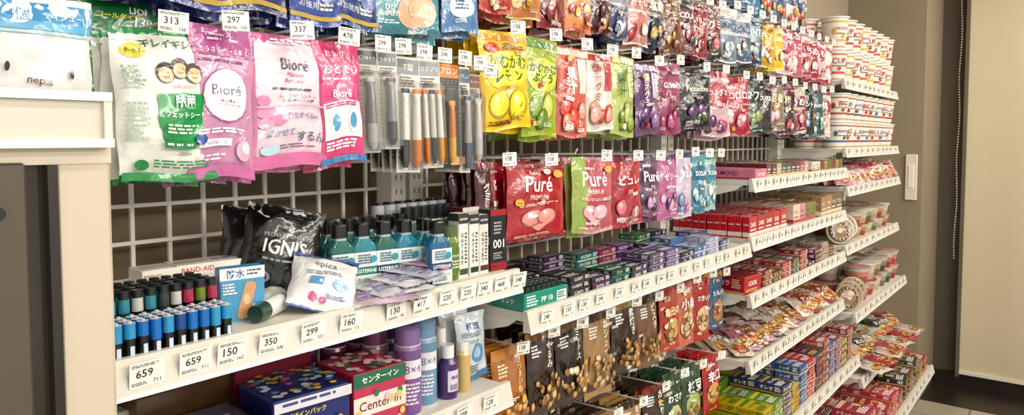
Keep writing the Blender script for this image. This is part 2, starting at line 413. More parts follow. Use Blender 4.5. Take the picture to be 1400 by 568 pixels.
b1=[('r',0,.02,1,.2,'#a84a8e'),('t','さらさらベール続く!',.5,.16,.8,'#ffffff',.05,.01),('l',.1,.05,.8,.11,2,'#f1cfe4'),('l',.1,.22,.9,.25,1,'#7a3a6a'),
 ('e',.52,.46,.35,.19,'#a8609a'),('e',.52,.46,.335,.18,'#f2e8ee'),('t','Bioré',.52,.42,.44,'#3a3448',.08,.0),('t','さらさら\nパウダーシート',.52,.52,.4,'#3d3458',.08,.0),
 ('l',.1,.68,.85,.72,2,'#ffffff'),('r',.12,.75,.6,.8,'#f4ecf2'),('t','せっけんの香り',.36,.775,.42,'#b04a95',.035),('e',.8,.82,.12,.07,'#e8b7ce'),('e',.83,.8,.07,.04,'#f4dce8'),('r',0,.92,1,1,'#c774a8'),('l',.1,.85,.6,.9,2,'#f4e4ee')]
hung('face_powder_sheet_packs',.392,.472,-.128,.046,'#c48fb2',b1,n=5,t=.02,seal='#b05f98',tag='297',rz=-3,y=.775)
b2=[('p',[(0,.0),(1,.0),(1,.08),(0,.13)],'#c0558f'),('l',.3,.03,.9,.08,2,'#ffffff'),('t','Bioré',.55,.22,.42,'#2a2a38',.085,.0),('t','Makeup\nRemover',.55,.32,.36,'#b04888',.08,.0),
 ('l',.25,.4,.85,.43,1,'#50405a'),('t','ふくだけコットン\nうるおいリッチ',.58,.48,.54,'#504860',.08,.0),('e',.14,.5,.08,.035,'#dc8ab0'),('e',.16,.58,.12,.045,'#e0a0c0'),('e',.3,.64,.1,.04,'#dc8ab0'),('e',.14,.66,.1,.04,'#e0a0c0'),
 ('t','落ちオイルin',.62,.62,.56,'#6a5a94',.05,.01),('t','浮かせて',.32,.74,.36,'#4a76a8',.06,.01),('t','するん',.74,.78,.38,'#2a4570',.1,.015),('l',.1,.83,.9,.87,2,'#8a6a90'),('r',0,.9,1,1,'#d27aa8'),('e',.2,.86,.12,.04,'#c2dcea'),('r',.0,.2,.04,.9,'#d890b4'),('r',.05,.53,.95,.545,'#e4b4cc')]
hung('makeup_remover_sheet_packs',.464,.574,-.128,.036,'#e6d2dd',b2,n=6,t=.022,seal='#cf71a4',tag='337',rz=-4,y=.78)
b3=[('r',0,.0,1,.34,'#cc3a78'),('t','おまけ付',.5,.1,.6,'#ffffff',.06,.01),('t','おとまり',.5,.23,.76,'#ffffff',.09,.015),('l',.1,.3,.9,.33,1,'#f8d0e0'),('r',.08,.5,.92,.8,'#f2e4ea'),('e',.3,.66,.12,.11,'#dcecf4'),('e',.3,.67,.08,.07,'#58a0c8'),('e',.7,.66,.12,.11,'#dcecf4'),('e',.7,.67,.08,.07,'#58a0c8'),('t','Bioré',.5,.43,.5,'#ffffff',.06,.01),('l',.1,.82,.9,.9,3,'#ffffff'),('l',.12,.51,.85,.55,2,'#b04070'),('r',0,.95,1,1,'#3f78b0')]
hung('travel_cleansing_packs',.555,.625,-.128,.032,'#d05086',b3,n=5,t=.018,seal='#b71e61',tag='478',rz=-4,y=.775)

def blister(name,x0,x1,a0,a1,card,items,title,tcol,y=.78,n=4,tag='298',clear=True,rr=.007,top=.36):
    mb=MB();x=(x0+x1)/2;w=x1-x0;h=a1-a0
    for i in range(n-1,-1,-1):
        mb.T=TR(x,y+i*.02,Z(a0),-8+R.uniform(-3,3),-2,R.uniform(-1.5,1.5))
        mb.box(-w/2,w/2,0,.0012,-h,0,card,'carton')
        s=lambda u,v,o:((u-.5)*w,-.0002-o,-v*h)
        deco(mb,s,w,h,[('r',.04,.02,.96,.15,tcol),('t',title,.5,.085,.8,'#ffffff',.06,.01),('l',.1,.17,.9,.27,4,'#6a6a6a'),('l',.06,.3,.2,.9,14,'#8a8a8a'),('r',.5,.9,.95,.98,mixc(tcol,'#ffffff',.4))],o0=.0002)
        k=len(items)
        for q,(c1,c2) in enumerate(items):
            cx=(q+.5)/k*w-w/2; r=min(rr,w/k*.36)
            mb.loft([(r*.5,r*.5,-h*.96,c2,'plastic'),(r,r,-h*.9,c2,'plastic'),(r,r,-h*.72,c1,'plastic'),(r*.85,r*.85,-h*.5,c1,'plastic'),(r*.7,r*.7,-h*top,c1,'plastic'),(r*1.1,r*.5,-h*(top-.04),c2,'plastic'),(r*1.1,r*.5,-h*(top-.08),c2,'plastic')],12,cx=cx,cy=-r-.001)
        if clear: mb.loft([(w*.46,.009,-h*.97,'#ffffff','clear'),(w*.46,.009,-h*.26,'#ffffff','clear'),(w*.4,.004,-h*.22,'#ffffff','clear')],16,e=6,cy=-.008)
    hook(HK,x,Z(a0),tag=tag,tw=.025); return mb.done(name)
blister('tweezers_blister_packs',.630,.664,-.125,.02,'#b9b7b0',[('#888888','#bfbfbf')],'ピンセット','#3a4348')
blister('nail_clipper_blister_packs',.668,.70,-.125,.015,'#dedbd2',[('#9c9fa2','#56585c')],'つめきり','#6d7a80')
blister('razor_blister_packs',.705,.745,-.12,.05,'#e8e6de',[('#f4f2ea','#26262a'),('#e8e6e0','#d8842c')],'T型','#8a9498')
blister('razor_blister_packs',.747,.787,-.12,.045,'#e0ded6',[('#f0eee6','#d8842c'),('#dcdad4','#2a2a2c'),('#f4f2ea','#e0a030')],'カミソリ','#9aa4a8')
blister('glue_blister_packs',.79,.832,-.12,.045,'#242220',[('#e08a2d','#e8b83c')],'アロン','#e09028',rr=.006,top=.45)
blister('pen_blister_packs',.836,.858,-.115,.055,'#e6e2d6',[('#acacac','#4f5a76')],'ペン','#788b9c')
blister('lighter_blister_packs',.860,.884,-.105,.04,'#b8b6ae',[('#d8d2c8','#c9c9c9')],'ライター','#8a4a3a')

bcols=['#23346f','#2b418a','#1f2f66','#324c9a','#26407f']
for i in range(5):
    x=.30+i*.075
    hung('stocking_packs',x,x+.073,-.33,-.152+.004*(i%2),bcols[i],[('l',.1,.7,.9,.8,4,'#aab6d4'),('t','お徳用',.35,.86,.4,'#d7dcec',.05),('e',.75,.75,.2,.1,'#6070a8'),('l',.55,.84,.9,.9,2,'#e8e4d0'),('r',0,.93,1,.96,'#c8b060')],n=4,y=.79,t=.016,tag=None)
hung('hand_cream_packs',.675,.80,-.33,-.155,'#3b8a96',[('e',.65,.8,.3,.16,'#d9b090'),('e',.7,.78,.2,.09,'#e8c4a8'),('t','ひび\nあかぎれ',.25,.8,.3,'#ffffff',.1,.01),('l',.08,.88,.4,.92,2,'#d8eef0'),('r',0,.94,1,1,'#2a6b78')],n=3,y=.8,t=.014,tag=None)
hung('bandage_packs',.80,.88,-.33,-.17,'#5a84ae',[('e',.5,.75,.35,.12,'#dce8f0'),('t','COOL',.5,.9,.4,'#ffffff',.04,.02),('l',.3,.7,.7,.8,3,'#3a5a8a')],n=3,y=.79,t=.014,tag=None)

# ============================================================ BAY 2/3 hanging
def row(a0,a1,items,name_y=.78):
    for it in items:
        nm,x0,x1,base,ops=it[:5]; kw=it[5] if len(it)>5 else {}
        kw.setdefault('tag',str(R.choice([108,128,138,158,198,213])))
        hung(nm,x0,x1,a0+R.uniform(-.007,.007),a1+R.uniform(-.012,.010),base,ops,**kw)
G='gummy_candy_pouches'
row(-.177,-.012,[
 (G,.885,1.00,'#e8c41c',[('r',0,.03,1,.1,'#d8941b'),('e',.5,.4,.45,.2,'#f0d84a'),('t','かむかむ\nレモン',.52,.38,.8,'#3a6a2a',.3,.03)]+fruit(.3,.74,.2,'#ecd43a')+fruit(.68,.76,.22,'#f4e04a')+[('e',.22,.17,.15,.05,'#c8382a'),('t','VITAMIN C',.5,.57,.5,'#b23a1d',.04,.01),('l',.1,.9,.8,.96,2,'#7a5a10'),('l',.45,.12,.92,.2,3,'#8a3a10')]+busy('#d8941b','#7a3010',6),{'rz':-4,'wk':1.05}),
 (G,1.005,1.10,'#9aae3a',[('r',0,.03,1,.1,'#578f2d'),('e',.5,.38,.45,.18,'#c8cf5a'),('t','かむかむ\nぶどう',.5,.36,.78,'#1f5a30',.28,.03)]+fruit(.3,.7,.18,'#7fa03c')+fruit(.62,.72,.2,'#cfd06a')+fruit(.48,.84,.16,'#6c9035')+busy('#578f2d','#f4f0c0',6),{'rz':-4}),
 (G,1.112,1.20,'#c8665a',gen('fruitv','#e8d6c8','果汁','#ffffff','#d8452f','#e0907c')),
 (G,1.205,1.295,'#ddd4ca',gen('fruitv','#b52a36','果汁グミ','#982430','#d45440','#e2a090','もも')),
 (G,1.30,1.395,'#acbc70',gen('fruitv','#d6dca4','果汁','#3c6a30','#84a13c','#bfca7a','マスカ')),
 (G,1.40,1.505,'#644068',gen('fruitv','#c9b9d2','果汁グミ','#ffffff','#4d2060','#8a65a0','ぶどう')),
 (G,1.51,1.61,'#8a3a5e',gen('fruit','#933d63','GUMMY','#ffffff','#31193f','#b55280')),
 (G,1.65,1.77,'#221d24',gen('fruit','#4c3b4a','Fettuccine','#e8e4d8','#7a3b8a','#4b5b3a'),{'rz':-18}),
 (G,1.78,1.89,'#c8a9b2',gen('fruit','#a82e3e','つぶグミ','#ffffff','#c04060','#5b2a6a'),{'rz':-20}),
 (G,1.93,2.03,'#a01f38',gen('fruit','#b12b45','コロロ','#ffffff','#e07a90','#e9c3c8'),{'rz':-24}),
 (G,2.04,2.13,'#1f3a30',gen('fruit','#162a22','タフ','#ffffff','#50806a','#90a060'),{'rz':-26}),
 (G,2.15,2.24,'#222226',gen('fruit','#93242d','SOURS','#ffffff','#b84040','#c89a40'),{'rz':-28}),
 (G,2.26,2.35,'#8a7a6c',gen('fruit','#4a2a2c','忍者','#ffe9c0','#b0506a','#dfb8c0'),{'rz':-28}),
 (G,2.37,2.46,'#6a2440',gen('fruit','#2e1422','梅','#ffe9c0','#d0506a','#efc8d0'),{'rz':-28}),
 (G,2.48,2.57,'#c8bfae',gen('fruit','#7e1f2c','うめ','#ffffff','#a04050','#d8a0a0'),{'rz':-28}),
 (G,2.59,2.68,'#242a30',gen('fruit','#354a56','ミント','#ffffff','#8ab0c0','#3a5a70'),{'rz':-30}),
 (G,2.70,2.79,'#2d5a5c',gen('fruit','#1f3234','CANDY','#ffffff','#70a0a0','#c8d8d0'),{'rz':-30}),
 (G,2.81,2.90,'#d6d0c8',gen('fruit','#a04858','桃','#ffffff','#d890a0','#e8c0c0'),{'rz':-30}),
])
S='candy_pouches'
c1=[('#b03a2a','#d7b06a','キャンディ'),('#c8a040','#a23a28','はちみつ'),('#7e1c24','#d2a990','のど飴'),('#b23c33','#e0c060','りんご'),('#4b1520','#b88a50','黒糖'),('#414a6f','#c8cdd8','ミルク'),
    ('#d8ccb8','#a22831','梅干し'),('#2a3450','#b89850','塩飴'),('#6b3a1c','#c5a25a','コーヒー'),('#232a38','#a83344','COLA'),('#8a2030','#e0c8b0','いちご'),('#30282c','#c84850','グミ')]
for i,(b_,f_,t_) in enumerate(c1):
    x=.885+i*.08; hung(S,x,x+.078,-.345,-.203+R.uniform(-.010,.006),b_,gen('fruit',mixc(f_,b_,.45),t_,'#fff4e4',f_,b_),n=5,rz=-8-i,tag=str(R.choice([128,158,198])))
c2=[('#d8d6d2','#64788f','龍角散','#304a70'),('#c6cacd','#3c5a74','のど飴','#204a80'),('#2c3a50','#8aa0b0','MINT','#ffffff'),('#c3a02a','#c85a30','レモン','#c02818'),('#d8be3a','#caa23a','VC-3000','#b02018'),('#d9c3c6','#b0405a','ピーチ','#b02840'),('#b65a6a','#e8d6da','いちご','#ffffff'),('#d09aa4','#a32e4e','さくら','#ffffff'),('#a83848','#e2d0c8','うめ','#ffffff'),('#d8bcc2','#b04860','もも','#b02840'),('#b84858','#f0dcd8','桃','#fff')]
for i,(b_,f_,t_,tc_) in enumerate(c2):
    x=1.86+i*.096; hung('throat_candy_pouches',x,x+.092,-.36,-.215+R.uniform(-.010,.006),b_,gen('fruit',f_,t_,tc_ if i<2 else '#ffffff',f_,'#e8e0d8'),n=4,rz=-26,tag=str(R.choice([128,158,198])))
for i in range(17):
    x=.9+i*.1; hung('snack_packs',x,x+.09,-.52,-.375,R.choice(['#2b4d80','#a33a30','#3f7ca0','#d8d2ca','#b89842','#6a3a30']),gen('fruit','#2c4a7a','おやつ','#ffffff'),n=2,rz=-12,tag=None)
pr=lambda base,heart: [('r',.0,.04,1,.09,'#7e1420'),('t','Puré',.5,.29,.78,'#ffffff',.2,.01),('t','PREMIUM',.5,.46,.7,'#f2dcd4',.06,.01)]+fruit(.38,.72,.19,heart,.55)+fruit(.62,.72,.19,heart,.55)+[('p',[(.24,.76),(.76,.76),(.5,.9)],heart),('e',.36,.69,.08,.02,'#ffffff'),('t','Kanro',.4,.15,.3,'#ffffff',.04),('l',.1,.92,.9,.96,2,'#f0c8c0'),('l',.15,.53,.85,.57,2,'#f0c8c0'),('e',.84,.16,.1,.05,'#d8b060')]
row(.037,.188,[
 (G,.895,.945,'#4e141b',gen('fruitv','#7a1c24','グミ','#ffffff','#b03038','#c09080'),{'y':.8}),
 (G,.955,1.125,'#a81f2c',pr('#b31d2c','#e49a92')+busy('#d8b060','#f4d8d0',4),{'rz':-4,'wk':.9,'seal':'#7a1420'}),
 (G,1.10,1.16,'#901822',gen('fruitv','#5a1018','ピュレ'),{'y':.81,'tag':None}),
 (G,1.165,1.295,'#b95c6b',[('r',0,0,.3,1,'#98ac5a')]+pr('#c','#e9b5c1')[1:]+busy('#98ac5a','#fff0f0',5),{'rz':-6,'seal':'#c9a0a8'}),
 (G,1.31,1.41,'#a52e3c',gen('fruit','#b84a5c','ピュレ','#ffffff','#e6c0b8','#d8808a'),{'rz':-8}),
 (G,1.42,1.51,'#7d5c7c',gen('fruit','#5c3d62','Puré','#ffffff','#3a1c44','#c8a8cc'),{'rz':-10}),
 (G,1.52,1.60,'#b66b98',gen('fruit','#7a3a7c','ゼリー','#ffffff','#e2b0c8','#6a4a90'),{'rz':-12}),
 (G,1.61,1.69,'#c8bdd0',gen('fruit','#6a589a','ラムネ','#ffffff','#d898b8','#8090c0'),{'rz':-12}),
 (G,1.70,1.77,'#5a9aa4',gen('fruit','#2c6c88','SODA','#ffffff','#d6e6e6','#a0ccd0'),{'rz':-14}),
 (G,1.78,1.84,'#a8c4c8',gen('fruit','#4a8a98','SODA','#ffffff','#e6e6e6','#70b0c0'),{'rz':-14}),
])
N='nut_snack_pouches'
row(.362,.53,[
 (N,.915,1.0,'#b07238',gen('nuts','#c98a3c','さつまいも','#fff1d0','#b0702c','#e0a850')),
 (N,1.01,1.09,'#3a2a22',gen('nuts','#8a5a2c','くるみ','#ffffff','#d0a060','#8a5a30')),
 (N,1.10,1.19,'#30231c',gen('nuts','#7a5a3c','ミックス','#ffffff','#c89050','#e8c890')),
 (N,1.20,1.30,'#a8865c',gen('nuts','#4a3626','カシュー','#ffffff','#dfccaa','#d2b48c')),
 (N,1.31,1.41,'#3b2b22',gen('nuts','#b89868','素焼き','#ffffff','#a8703c','#c89860')),
 (N,1.42,1.51,'#7a5a44',gen('nuts','#2c211a','ピスタ','#ffffff','#a89860','#8a7a4a')),
 ('rice_cracker_pouches',1.53,1.62,'#b03a2c',gen('snack','#8a1c14','亀田の','#fff0c0','#b87a3c','#d0b070')),
 ('rice_cracker_pouches',1.63,1.71,'#c07054',gen('snack','#a0402a','小魚','#ffffff','#c0a080','#d8c8a8')),
 ('rice_cracker_pouches',1.73,1.81,'#a82a24',gen('snack','#c8984a','さきいか','#ffffff','#c8a880','#d8c0a0')),
 ('rice_cracker_pouches',1.82,1.9,'#3d5f80',gen('snack','#c0903a','カルパス','#ffffff','#a04a2a','#b87a5c')),
])
row(.585,.75,[
 (N,.93,1.02,'#5a4030',gen('nuts','#8a6a48','大豆','#ffffff')),
 (N,1.03,1.12,'#c8a878',gen('nuts','#8a4a28','さきいか','#ffffff')),
 (N,1.13,1.22,'#6a4a34',gen('nuts','#2c211a','チーズ','#ffffff')),
 (N,1.24,1.33,'#3a2a20',gen('nuts','#8a6a48','燻製','#ffffff')),
 (N,1.35,1.44,'#a88458',gen('nuts','#3a2a20','おつまみ','#ffffff')),
 (N,1.46,1.55,'#3c2c20',gen('nuts','#7a2a20','あたり','#ffffff')),
 ('jerky_pouches',1.56,1.65,'#2e4630',gen('snack','#b8b090','わさび','#ffffff','#a8b060','#c0c890')),
 ('jerky_pouches',1.67,1.76,'#35503c',gen('snack','#c8c0a0','枝豆','#ffffff','#80a050','#a8b870')),
 ('jerky_pouches',1.79,1.88,'#a82a28',gen('snack','#c8984a','辛口','#ffffff')),
])
HK.done('display_hooks_with_price_tags')

# ============================================================ box products
def bx(mb,x,y,z,w,d,h,col,ops_f=(),ops_l=(),ops_t=(),rz=0,m='carton',b=.0012):
    T=mb.T; mb.T=T@TR(x,y,z,rz)
    mb.rbox(-w/2,w/2,-d/2,d/2,0,h,col,m,b)
    if ops_f: deco(mb,lambda u,v,o:((u-.5)*w,-d/2-o,h*(1-v)),w,h,ops_f,o0=.0003,do=.00012)
    if ops_l: deco(mb,lambda u,v,o:(-w/2-o,d/2-u*d,h*(1-v)),d,h,ops_l,o0=.0003,do=.00012)
    if ops_t: deco(mb,lambda u,v,o:((u-.5)*w,d/2-v*d,h+o),w,d,ops_t,o0=.0003,do=.00012)
    mb.T=T

zA=Z(.215)
m1=MB()
for r_ in range(4):
    for i in range(9):
        x=.298+i*.0135; y=.762+r_*.017
        cc=['#171a1c','#15393a','#101214'][(i+r_)%3]; cap=['#2a9a98','#2b2d30','#3aa39e','#7a2f4c','#3a3d40','#3a8a9a','#c8c8c4'][R.randrange(7)] if i<6 else R.choice(['#a9345c','#6a8a2a','#2b2d30','#b0406a'])
        m1.T=TR(x,y,zA,R.uniform(-15,15))
        m1.loft([(.0058,.0058,0,cc,'plastic'),(.0058,.0058,.036,cap,'plastic'),(.0055,.0055,.050,'#20282a','plastic'),(.0055,.0055,.058,'#20282a','plastic')],12)
        deco(m1,lambda u,v,o:((.0058+o)*math.sin((u-.5)*2.2),-(.0058+o)*math.cos((u-.5)*2.2),.034*(1-v)),.012,.034,[('r',.1,.5,.9,.9,R.choice(['#d8e0dc','#3a9a98','#e8e8e8'])),('l',.25,.1,.8,.8,6,'#9fa6a6')],o0=.0004)
m1.T=Matrix(); m1.done('lip_balm_tubes')
m2=MB()
for r_ in range(3):
    for i in range(10):
        x=.285+i*.0125; y=.716+r_*.0125
        bc=R.choice(['#1a70c0','#1a70c0','#3a98c8','#1c4a90'])
        m2.loft([(.0055,.0055,zA,'#111416','plastic'),(.0055,.0055,zA+.018+R.uniform(-.004,.004),bc,'plastic'),(.0055,.0055,zA+.034,bc,'plastic'),(.0055,.0055,zA+.036,'#c8c8c8','steel'),(.002,.002,zA+.0362,'#c8c8c8','steel'),(.002,.002,zA+.038,'#c8c8c8','steel')],12,cx=x,cy=y)
        if r_==0: m2.box(x-.002,x+.002,y-.0058,y-.0055,zA+.004,zA+.014,'#c8d8e8','paper')
m2.done('battery_packs')
m3=MB()
BA=[('r',0,0,1,.22,'#f0ece4'),('t','BAND-AID',.3,.11,.5,'#b8283c',.1,.01),('r',.05,.3,.55,.9,'#a33a44'),('e',.3,.6,.17,.2,'#e2c8b0'),('l',.6,.3,.95,.7,5,'#8a8a8a')]
bx(m3,.455,.87,zA,.085,.045,.060,'#e8e4dc',BA,(),[('t','BAND-AID',.3,.5,.5,'#b8283c',.3,.02),('t','防水',.75,.5,.3,'#2a6fb0',.4,.02)],rz=-6)
bx(m3,.448,.775,zA,.052,.02,.064,'#58a0c8',[('r',0,0,1,.22,'#e8eef0'),('t','防水',.35,.11,.4,'#2563a8',.16,.02),('l',.6,.05,.95,.18,2,'#606a80'),('p',[(.55,.32),(.8,.38),(.62,.9),(.37,.84)],'#d6a87c'),('e',.67,.35,.13,.08,'#d6a87c'),('e',.49,.88,.13,.08,'#d6a87c'),('e',.58,.6,.08,.1,'#e8cca8'),('l',.06,.28,.42,.5,4,'#f4f4f4'),('l',.7,.7,.95,.9,3,'#f4f4f4')],(),rz=-12)
bx(m3,.39,.87,zA,.04,.045,.06,'#e6e2da',BA,(),[('t','BAND-AID',.5,.5,.8,'#b8283c',.3)],rz=-4)
m3.done('adhesive_bandage_boxes')
m4=MB()
ig=[('p',[(.05,.07),(.7,.03),(.95,.2),(.25,.16)],'#c8c8c8'),('p',[(0,.2),(1,.1),(1,.16),(0,.27)],'#4a4a4e'),('t','PREMIUM UNISEX',.55,.34,.7,'#a8a8a8',.045),('t','IGNIS',.55,.46,.6,'#f0f0f0',.14,.015),('e',.27,.78,.16,.07,'#989ca0'),('e',.27,.78,.12,.05,'#2a2a2e'),('t','5',.85,.72,.1,'#ffffff',.12),('l',.4,.08,.85,.14,2,'#3a3a3c'),('l',.3,.58,.8,.62,1,'#a8a8a8'),('t','ボディシート',.62,.88,.5,'#bbbbbb',.05)]
pack(m4,TR(.555,.835,zA+.122,-32,-16,12),.102,.122,.034,'#0a0a0c',ig,seal='#1c1c1e',seed=2)
pack(m4,TR(.545,.88,zA+.120,-26,-14,6),.105,.118,.03,'#101012',[],seal='#1c1c1e',seed=4)
m4.done('body_wipe_bag')
m5=MB()
ep=[('t','epica',.5,.3,.5,'#5a6270',.13,.0),('l',.2,.42,.75,.5,2,'#a8aeb6'),('r',.28,.55,.48,.68,'#6aa4d4'),('e',.74,.6,.12,.08,'#8fc0dc'),('e',.35,.86,.07,.05,'#d05a94'),('e',.5,.87,.05,.04,'#d05a94'),('l',.55,.78,.9,.85,2,'#8a98c0'),('r',0,.0,1,.07,'#4a62a8'),('l',.1,.12,.5,.17,1,'#c8ccd4')]
pack(m5,TR(.522,.722,zA+.004,-34,-58,14)@Matrix.Translation((0,0,.098)),.086,.100,.032,'#e8e9ea',ep,seal='#5a74b4',seed=1)
m5.done('cotton_pad_bag')
m6=MB()
for (x,y,a_,c_) in ((.472,.755,30,'#2c4a3c'),(.505,.81,10,'#2c3a40'),(.485,.785,50,'#c8ccc8'),(.46,.81,-20,'#3a3c60')):
    m6.T=TR(x,y,zA+.012,a_,0,90); m6.loft([(.010,.010,-.03,c_,'plastic'),(.0115,.0115,-.01,'#dfe2dc','plastic'),(.0115,.0115,.03,'#3a5a4a','plastic'),(.011,.011,.034,'#dfe6df','plastic')],16)
m6.done('roll_on_deodorants')
m7=MB()
for i in range(5): pack(m7,TR(.625+i*.027,.755+i*.010,zA+.010+i*.006,-14+i*12,-84),.10,.070,.010,['#c8b4c4','#ccccd2','#d4d4d8','#b8bccc','#c098b0'][i],[('e',.7,.5,.2,.3,'#b9a3c8'),('l',.1,.2,.5,.8,6,'#8a7aa8'),('t','コットン',.3,.2,.4,'#6a4a88',.14)],seed=i,m='film')
m7.done('cotton_swab_packs')
def mouthwash(mb,x,y,z,liq,lab,rz=-12,front=True,k=1.0):
    mb.T=TR(x,y,z,rz)@Matrix.Scale(k,4)
    mb.loft([(.016,.011,0,liq,'liquid'),(.0185,.0125,.004,liq,'liquid'),(.0185,.0125,.055,liq,'liquid'),(.017,.0115,.062,liq,'liquid'),(.0085,.0085,.070,'#c8e6e6','liquid'),(.0085,.0085,.073,'#141414','plastic'),(.0095,.0095,.0735,'#141414','plastic'),(.0095,.0095,.089,'#141414','plastic'),(.0085,.0085,.0905,'#141414','plastic')],20,e=4)
    s=lambda u,v,o:((u-.5)*.033,-.0128-o,.053-v*.049)
    if front: deco(mb,s,.033,.049,[('r',.0,.0,1,.4,'#dfe8e8'),('r',.0,.4,1,.62,lab),('r',.0,.62,1,1,'#e6eae8'),('t','LISTERINE',.5,.51,.88,'#ffffff',.14,.01),('t','クールミント',.5,.74,.8,'#1d3c5c',.1,.01),('l',.15,.82,.8,.95,2,'#4a8a98'),('l',.12,.06,.85,.34,4,'#3a6a80'),('e',.8,.2,.14,.1,'#3a9ab0')],o0=.0006)
m8=MB()
for i in range(5): mouthwash(m8,.612+i*.033,.80-.008*i,zA,['#2a8078','#3f9aa8','#2a7a70','#3a98b8','#2f8f9c'][i],['#1c4a64','#1f7a6a'][i%2],k=1.06)
mouthwash(m8,.738,.735,zA,'#2478a0','#1a4a7a',k=1.04)
for i in range(5): mouthwash(m8,.625+i*.034,.84,zA,'#267a80','#16506a',front=False,k=1.08)
m8.T=Matrix(); m8.done('mouthwash_bottles')
m9=MB()
m9.T=TR(.778,.75,zA); m9.loft([(.014,.014,0,'#7a9a3c','liquid'),(.016,.016,.003,'#7a9a3c','liquid'),(.016,.016,.058,'#9ab05a','liquid'),(.012,.012,.066,'#5a6a3c','plastic'),(.012,.012,.082,'#5a6a3c','plastic')],20)
deco(m9,lambda u,v,o:((.016+o)*math.sin((u-.5)*2),-(.016+o)*math.cos((u-.5)*2),.054-.046*v),.03,.046,[('r',.1,.1,.9,.9,'#5d7a30'),('t','GREEN',.5,.35,.5,'#e8e8d8',.12),('l',.2,.5,.8,.8,3,'#d6e0c8')],o0=.0008)
m9.T=Matrix(); m9.done('hair_tonic_bottle')
m10=MB()
for i in range(7):
    m10.loft([(.012,.012,zA,'#30343a','plastic'),(.012,.012,zA+.085,'#15161a','plastic'),(.0105,.0105,zA+.088,'#c8ccd0','steel'),(.0105,.0105,zA+.108,'#1a1a1c','plastic'),(.009,.009,zA+.112,'#1a1a1c','plastic')],14,cx=.75+i*.024,cy=.88)
    m10.loft([(.0115,.0115,zA,'#6a7a80','plastic'),(.0115,.0115,zA+.08,['#b8bcc0','#8a8478','#30343a'][i%3],'plastic'),(.010,.010,zA+.083,'#26282c','plastic'),(.010,.010,zA+.105,'#26282c','plastic')],14,cx=.775+i*.018+.0,cy=.84)
m10.done('hair_spray_cans')
m11=MB()
gt=lambda c:[('r',0,0,1,.16,'#3a3a3c'),('t','\n'.join('GATSBY'),.35,.55,.3,c,.5,.01),('l',.6,.3,.85,.8,9,c),('r',.1,.86,.9,.95,c),('t','GATSBY',.5,.09,.8,'#ffffff',.06)]
for i,(x,c_,d_) in enumerate([(.802,'#dcdeda','#3c5a40'),(.827,'#e4e3de','#30343a'),(.850,'#dcd8d2','#50343a')]):
    bx(m11,x,.752,zA,.021,.024,.100-.003*i,c_,gt(d_),[('l',.2,.2,.8,.8,9,'#8a8a88'),('r',0,0,1,.12,'#3a3a3c')],rz=-3)
m11.done('hair_wax_boxes')
m12=MB()
bx(m12,.883,.752,zA,.036,.03,.100,'#17171a',[('r',0,0,1,.1,'#a02028'),('t','001',.5,.56,.7,'#e8e8e8',.2,.015),('l',.2,.2,.8,.42,4,'#a8a8a8'),('r',.0,.86,1,1,'#901c26'),('l',.15,.7,.8,.82,3,'#a0a0a0')],[('t','001',.5,.5,.8,'#d8d8d8',.2),('r',0,.84,1,1,'#901c26'),('l',.2,.1,.8,.3,4,'#a0a0a0')],rz=-5)
bx(m12,.868,.80,zA,.04,.03,.102,'#6a1f26',[('r',0,0,1,.2,'#d8d0c8')],rz=0)
m12.done('condom_boxes')

zB=Z(.405)
n1=MB()
dots=lambda n,cs,r=.035:[('e',R.random()*.9+.05,R.random()*.6+.32,r,r*1.1,R.choice(cs)) for _ in range(n)]
dtop=lambda n,cs,r=.035:[('e',R.random()*.9+.05,R.random()*.9+.05,r,r*1.1,R.choice(cs)) for _ in range(n)]
bx(n1,.52,.775,zB,.105,.09,.092,'#1b2a70',dots(44,['#d8b03c','#d8d8e0','#c05878','#5a9cbc','#3a4a9a'],.035)+[('r',0,0,1,.14,'#d8d8e0'),('t','デザインパック',.4,.22,.5,'#e8d05a',.1,.015),('l',.1,.03,.9,.1,1,'#4a4a8a'),('r',.3,.5,.72,.72,'#e8e4ec'),('l',.33,.54,.7,.7,3,'#3a3a7a')],(),dtop(60,['#d8b03c','#d8d8e0','#c05878','#5a9cbc'],.045)+[('t','デザイン',.3,.3,.3,'#ffffff',.2,.01)],rz=-6)
bx(n1,.628,.775,zB,.085,.09,.094,'#b83a5a',[('r',.0,.34,1,.62,'#e4dad2'),('t','Center-in',.5,.48,.8,'#6a1c2a',.16,.01),('r',0,.0,1,.2,'#2a6a50'),('t','センターイン',.5,.1,.7,'#ffffff',.1)]+dots(10,['#e0b8c0','#3a7a5a','#d8c070'],.05),(),dtop(50,['#e8d0c8','#2a7a5a','#e0a8b8','#f0e4dc'],.06),rz=-5)
bx(n1,.40,.78,zB,.11,.10,.075,'#2a2420',[('t','ナイト用',.5,.4,.7,'#c8a870',.2)],(),[('r',.05,.1,.95,.9,'#3a2c50'),('t','夜用スーパー',.5,.4,.7,'#e8e0f0',.2,.02),('l',.2,.6,.8,.8,2,'#a898c0')],rz=-4)
bx(n1,.42,.89,zB,.13,.07,.10,'#5a3f28',(),(),[('t','超熟睡ガード',.5,.4,.8,'#d0bc88',.3,.02)],rz=4)
bx(n1,.33,.90,zB,.10,.07,.085,'#c8c0b4',(),(),[('l',.1,.2,.9,.8,4,'#8a8070')],rz=2)
bx(n1,.54,.88,zB,.12,.06,.10,'#7a2a3c',(),(),[('l',.1,.2,.9,.8,4,'#c08a90')],rz=2)
n1.done('sanitary_product_boxes')
n2=MB()
